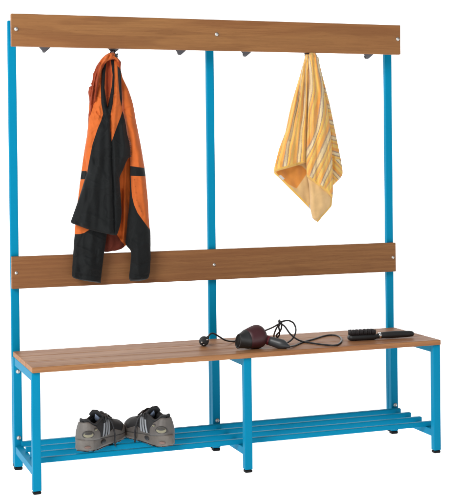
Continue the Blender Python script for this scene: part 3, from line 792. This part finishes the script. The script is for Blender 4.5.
along([(0.1245, .0100, .0138), (0.128, .0112, .0140), (0.150, .0125, .0145), (0.180, .0130, .0150), (0.215, .0125, .0150), (BLEN - .016, .0112, .0148), (BLEN - .006, .0098, .0146), (BLEN - .001, .0066, .0144), (BLEN, .003, .0144)], 'handle', MAT['plastic_black'])

# ------------------------------------------------------------------ the shoes
SX = [0, .006, .016, .03, .06, .10, .14, .18, .22, .25, .27, .281, .287]
SWD = [.006, .0195, .0290, .0350, .0370, .0345, .0350, .0410, .0460, .0430, .0340, .0215, .006]
SZB = [.010, .005, .002, .001, 0, 0, 0, 0, .001, .005, .010, .015, .020]
SZM = [.040, .041, .041, .040, .037, .033, .030, .028, .026, .026, .028, .030, .031]
SZT = [.104, .105, .103, .093, .082, .095, .104, .088, .075, .068, .059, .049, .036]
SWT = [.003, .0105, .0160, .0205, .0250, .0240, .0215, .0, .0, .0, .0, .0, .0]
def fs(arr, x): return float(np.interp(x, SX, arr))
def bend(x): return 0.010 * (x / .285) ** 2              # the last curves a little towards its inner side
def upper_pt(x, side, t, off=0.0):
    w = fs(SWD, x) * 0.97; wt = fs(SWT, x); zm = fs(SZM, x) - .002; zt = fs(SZT, x)
    b = min(max((x - .125) / .045, 0), 1); b = b * b * (3 - 2 * b)
    yo = w + (wt - w) * t ** 1.4 + .003 * math.sin(t * math.pi); zo = zm + (zt - zm) * t
    a = t * math.pi / 2
    yc = w * max(math.cos(a), 0) ** .75; zc_ = zm + (zt - zm) * math.sin(a) ** .85
    y = yo * (1 - b) + yc * b; z = zo * (1 - b) + zc_ * b
    hf = max(0.0, 1 - x / .10)
    xo = off * max(0.0, 1 - x / .035) * 1.3
    return Vector((x - xo + .020 * hf * hf * (z / .1) ** 1.2, side * (y + off) + bend(x), z + off * .25 * t))
def grid_faces(bm, G, flip=False):
    for i in range(len(G) - 1):
        for j in range(len(G[0]) - 1):
            q = (G[i][j], G[i + 1][j], G[i + 1][j + 1], G[i][j + 1])
            try: bm.faces.new(q[::-1] if flip else q)
            except ValueError: pass
def make_shoe(label, loc, ang, vis):
    r = root('running_shoe', label, 'shoe', loc, 'pair of running shoes on the shelf bars')
    r.rotation_euler = (0, 0, ang); r.scale = (0.90, 0.97, 1.0)
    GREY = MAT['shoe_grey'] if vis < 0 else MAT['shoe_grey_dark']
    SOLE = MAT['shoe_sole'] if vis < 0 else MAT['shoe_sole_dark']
    xs = list(np.linspace(0, .287, 49)); xs[1:1] = [.0015, .003]
    # midsole
    bm = bmesh.new(); G = []
    for x in xs:
        w = fs(SWD, x); zb = fs(SZB, x); zm = fs(SZM, x)
        fl = 1.02 + .02 * math.sin(x * 60); fl2 = 1.06
        ring = []
        for f, z in ((-.80, zb), (-fl2, zb + .004), (-fl2, zb + .011), (-fl * .985, (zb + zm) / 2), (-fl, zm - .004), (-.96, zm), (0, zm + .001), (.96, zm), (fl, zm - .004), (fl * .985, (zb + zm) / 2), (fl2, zb + .011), (fl2, zb + .004), (.80, zb), (0, zb)):
            ring.append(bm.verts.new((x - (.006 if x < .004 else 0), f * w + bend(x), z)))
        ring.append(ring[0]); G.append(ring)
    grid_faces(bm, G); bm.faces.new(G[0][:-1]); bm.faces.new(G[-1][:-1][::-1])
    from_bm('midsole', bm, SOLE, r)
    # tread
    bm = bmesh.new()
    for k in range(11):
        x = .012 + k * .0245
        w = fs(SWD, x) * .92; zb = fs(SZB, x)
        box_bm(x, x + .016, -w + bend(x), w + bend(x), zb - .003, zb + .0015, .001, 1, bm)
    from_bm('outsole', bm, MAT['shoe_dark'], r)
    # upper: outer wall both sides, closed over the toes, with an inner wall in the ankle opening
    bm = bmesh.new(); G = []
    T = np.linspace(0, 1, 15)
    for x in xs:
        ring = [bm.verts.new(upper_pt(x, -1, t)) for t in T]
        ins = []
        ztop = fs(SZT, x)
        for side in (-1, 1):
            row = []
            for t in ((.96, .75, .45) if side < 0 else (.45, .75, .96)):
                p = upper_pt(x, side, t); c = bend(x)
                k = max(1 - .007 / max(abs(p.y - c), .0071), 0.05)
                row.append(bm.verts.new((p.x + .005 * max(0, 1 - x / .03), c + (p.y - c) * k, p.z - .0035)))
            ins.append(row)
        ring += ins[0] + ins[1]
        ring += [bm.verts.new(upper_pt(x, 1, t)) for t in T[::-1]]
        G.append(ring)
    grid_faces(bm, G)
    bm.faces.new(G[0]); bm.faces.new(G[-1][::-1])
    from_bm('upper', bm, MAT['shoe_black'], r)
    # insole filler
    # heel counter and side overlays
    def overlay(name, mat, x0, x1, tb, tt, off, sides=(-1, 1), nx=24, nt=8, par=None):
        bm = bmesh.new()
        for side in sides:
            G = []; G2 = []
            for i in range(nx + 1):
                x = x0 + (x1 - x0) * i / nx
                G.append([bm.verts.new(upper_pt(x, side, tb(x) + (tt(x) - tb(x)) * j / nt, off)) for j in range(nt + 1)])
                G2.append([bm.verts.new(upper_pt(x, side, tb(x) + (tt(x) - tb(x)) * j / nt, -.0008)) for j in range(nt + 1)])
            grid_faces(bm, G); grid_faces(bm, G2, True)
            for A, B_ in ((0, 0), (-1, -1)):
                for j in range(nt): bm.faces.new((G[A][j], G[A][j + 1], G2[A][j + 1], G2[A][j]))
            for i in range(nx):
                for e in (0, -1): bm.faces.new((G[i][e], G[i + 1][e], G2[i + 1][e], G2[i][e]))
        return from_bm(name, bm, mat, par or r)
    hc = bmesh.new(); G = []
    hx = [.075 * (i / 22) ** 1.6 for i in range(23)]
    full = [(x, -1) for x in hx[::-1]] + [(x, 1) for x in hx]
    for x, s in full:
        top = np.interp(x, [0, .03, .055, .075], [.88, .90, .86, .40])
        p = [upper_pt(x, s, top * j / 9, .0036) for j in range(10)]
        G.append([hc.verts.new(q) for q in p])
    grid_faces(hc, G)
    o = from_bm('heel_counter', hc, GREY, r)
    sm = o.modifiers.new('thick', 'SOLIDIFY'); sm.thickness = .002; sm.offset = -1
    overlay('toe_cap', GREY, .228, .2862, lambda x: 0, lambda x: np.interp(x, [.228, .25, .287], [.10, .34, .5]), .0014)
    overlay('side_overlay', GREY, .074, .232, lambda x: 0, lambda x: .14 + .05 * math.sin(x * 45), .0012)
    overlay('eyestay', MAT['shoe_black'], .118, .190, lambda x: np.interp(x, [.118, .19], [.70, .64]), lambda x: np.interp(x, [.118, .16, .19], [1.0, .80, .76]), .0022)
    # three slanting stripes on each side
    for side in (-1, 1):
        for k in range(3):
            bm = bmesh.new(); G = []; G2 = []
            xb = .099 + k * .0195
            for i in range(11):
                t = .10 + .62 * i / 10
                x = xb + .020 * i / 10
                G.append([bm.verts.new(upper_pt(x + d, side, t, .0030)) for d in (-.0042, -.0014, .0014, .0042)])
                G2.append([bm.verts.new(upper_pt(x + d, side, t, .0002)) for d in (-.0050, -.0014, .0014, .0050)])
            grid_faces(bm, G); grid_faces(bm, G2, True)
            for i in range(10):
                for e in (0, -1): bm.faces.new((G[i][e], G[i + 1][e], G2[i + 1][e], G2[i][e]))
            from_bm('stripe', bm, MAT['shoe_stripe'], r)
    # padded collar roll round the ankle opening
    cx = [.128, .11, .09, .07, .05, .03, .015, .006, .001]
    path = [upper_pt(x, -1, 1.0) for x in cx] + [upper_pt(x, 1, 1.0) for x in cx[::-1]]
    path = catmull(path, 4)
    from_bm('ankle_collar', tube_bm(path, 0.0042, 10), MAT['shoe_black'], r)
    # tongue standing up behind the laces
    def tongue_pt(a, s, th):
        # a 0..1 from the vamp to the free top, s -1..1 across
        c = np.interp(a, [0, .35, .7, 1], [.174, .140, .117, .107]); z = np.interp(a, [0, .35, .7, 1], [.074, .092, .113, .125])
        w = np.interp(a, [0, .4, .85, 1], [.014, .022, .029, .024])
        zz = z - .012 * s * s - (.0016 * math.cos(s * 6) if a > .8 else 0) * (a - .8) * 4
        return Vector((c - th * .75, s * w + bend(.13), zz - th * .55))
    bm = bmesh.new(); G = []; G2 = []
    for i in range(17):
        a = i / 16
        G.append([bm.verts.new(tongue_pt(a, -1 + 2 * j / 14, 0)) for j in range(15)])
        tt = .010 * math.sin(min(1, .25 + (1 - a) * 4) * math.pi / 2) 
        G2.append([bm.verts.new(tongue_pt(a, -1 + 2 * j / 14, tt * (1 - .7 * abs(-1 + 2 * j / 14) ** 3))) for j in range(15)])
    grid_faces(bm, G); grid_faces(bm, G2, True)
    for j in range(14):
        for e in (0, -1): bm.faces.new((G[e][j], G[e][j + 1], G2[e][j + 1], G2[e][j]))
    for i in range(16):
        for e in (0, -1): bm.faces.new((G[i][e], G[i + 1][e], G2[i + 1][e], G2[i][e]))
    tg = from_bm('tongue', bm, MAT['shoe_black'], r)
    # pale triangular badge inside the tongue, facing the heel
    def badge(k, th, name, mat):
        bm = bmesh.new()
        V3 = []
        for a, s in ((.26, -.86), (.26, .86), (.50, .52), (.76, .02), (.50, -.48)):
            ca, cs = .44, 0.0
            V3.append(bm.verts.new(tongue_pt(ca + (a - ca) * k, cs + (s - cs) * k, .0105 + th)))
        f = bm.faces.new(V3)
        bmesh.ops.extrude_face_region(bm, geom=[f])
        for v in V3: v.co += Vector((.0018, 0, .0012))
        return from_bm(name, bm, mat, tg)
    badge(1.0, .0012, 'badge', MAT['shoe_badge']); badge(.5, .0024, 'badge_centre', MAT['shoe_badge_core'])
    # laces across the throat and the loose ends
    bm = bmesh.new()
    for k in range(5):
        x = .124 + k * .0155
        pts = [upper_pt(x, -1, .80, .004), upper_pt(x + .004, -1, .93, .006), Vector((x + .006, bend(x), fs(SZT, x) + .0055)), upper_pt(x + .004, 1, .93, .006), upper_pt(x, 1, .80, .004)]
        if k % 2: pts = [p + Vector((.006 * (1 if p.y > 0 else -1), 0, 0)) for p in pts]
        tube_bm(catmull(pts, 6), .0030, 8, bm=bm)
    hang = [Vector((.140, bend(.14), .108)), upper_pt(.150, vis, .72, .008), upper_pt(.158, vis, .40, .009), upper_pt(.160, vis, .05, .013), upper_pt(.161, vis, 0, .012) + Vector((0, 0, -.018)), upper_pt(.162, vis, 0, .013) + Vector((.001, 0, -.034))]
    tube_bm(catmull(hang, 6), .0030, 8, bm=bm)
    from_bm('laces', bm, MAT['cord'], r)
    # heel windows and sole windows
    def spot(name, mat, x, side, z, r1, r2, th, push=0.0):
        t = (z - fs(SZM, x) + .002) / (fs(SZT, x) - fs(SZM, x) + .002)
        p = upper_pt(x, side, max(t, 0), .0038)
        q = upper_pt(x + .004, side, max(t, 0), .0024) - upper_pt(max(x - .004, 0), side, max(t, 0), .0024)
        n = Vector((q.y, -q.x, 0)) * (1 if side < 0 else -1)
        n.normalize()
        if z < fs(SZM, x): p = Vector((x, side * fs(SWD, x) * 1.05 + bend(x), z))
        bm = ellipsoid_bm(p + n * push, n, r1, r2, th, sub=3)
        return from_bm(name, bm, mat, r)
    v = vis
    spot('heel_window', MAT['shoe_recess'], .0090, v, .0580, .0225, .0132, .0045, -.0020)
    spot('heel_window_rim', MAT['shoe_gel'], .0090, v, .0575, .0196, .0104, .0045, -.0011)
    spot('heel_window_slot', MAT['shoe_recess'], .0092, v, .0605, .0160, .0058, .0045, .0001)
    spot('heel_window', MAT['shoe_recess'], .047, v, .0690, .0120, .0064, .0030, -.0004)
    spot('heel_window_rim', MAT['shoe_gel'], .047, v, .0684, .0080, .0032, .0030, .0007)
    for side in (-1, 1):
        gx = np.linspace(.002, .283, 40)
        from_bm('sole_seam', tube_bm([upper_pt(x, side, 0, .0008) for x in gx], .0016, 6), MAT['shoe_recess'], r)
    spot('sole_window', MAT['shoe_dark'], .100, v, .0200, .0165, .0080, .0035, .0005)
    spot('heel_mark', MAT['shoe_red'], .010, v, .0170, .012, .0042, .0035, .0030)
    return r
SHZ = 0.1075
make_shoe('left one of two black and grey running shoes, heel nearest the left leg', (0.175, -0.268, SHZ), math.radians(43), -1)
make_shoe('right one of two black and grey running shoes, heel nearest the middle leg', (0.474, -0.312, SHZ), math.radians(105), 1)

# ------------------------------------------------------------------ light
w = bpy.data.worlds.new('World'); scene.world = w; w.use_nodes = True
bg = w.node_tree.nodes['Background']
bg.inputs[0].default_value = (1.0, 1.0, 1.0, 1); bg.inputs[1].default_value = 0.36

def area(name, loc, target, size, power, col=(1, 1, 1)):
    L = bpy.data.lights.new(name, 'AREA'); L.shape = 'DISK'; L.size = size; L.energy = power; L.color = col
    o = bpy.data.objects.new(name, L); COL.objects.link(o); o.location = loc
    o.rotation_euler = (Vector(target) - Vector(loc)).to_track_quat('-Z', 'Y').to_euler()
    return o
area('key_softbox', (-3.3, -3.1, 3.5), (0.6, 0, 0.8), 2.4, 270, (1.0, 0.99, 0.97))

scene.view_settings.view_transform = 'Standard'
scene.view_settings.look = 'None'
scene.view_settings.exposure = 0
scene.render.film_transparent = False
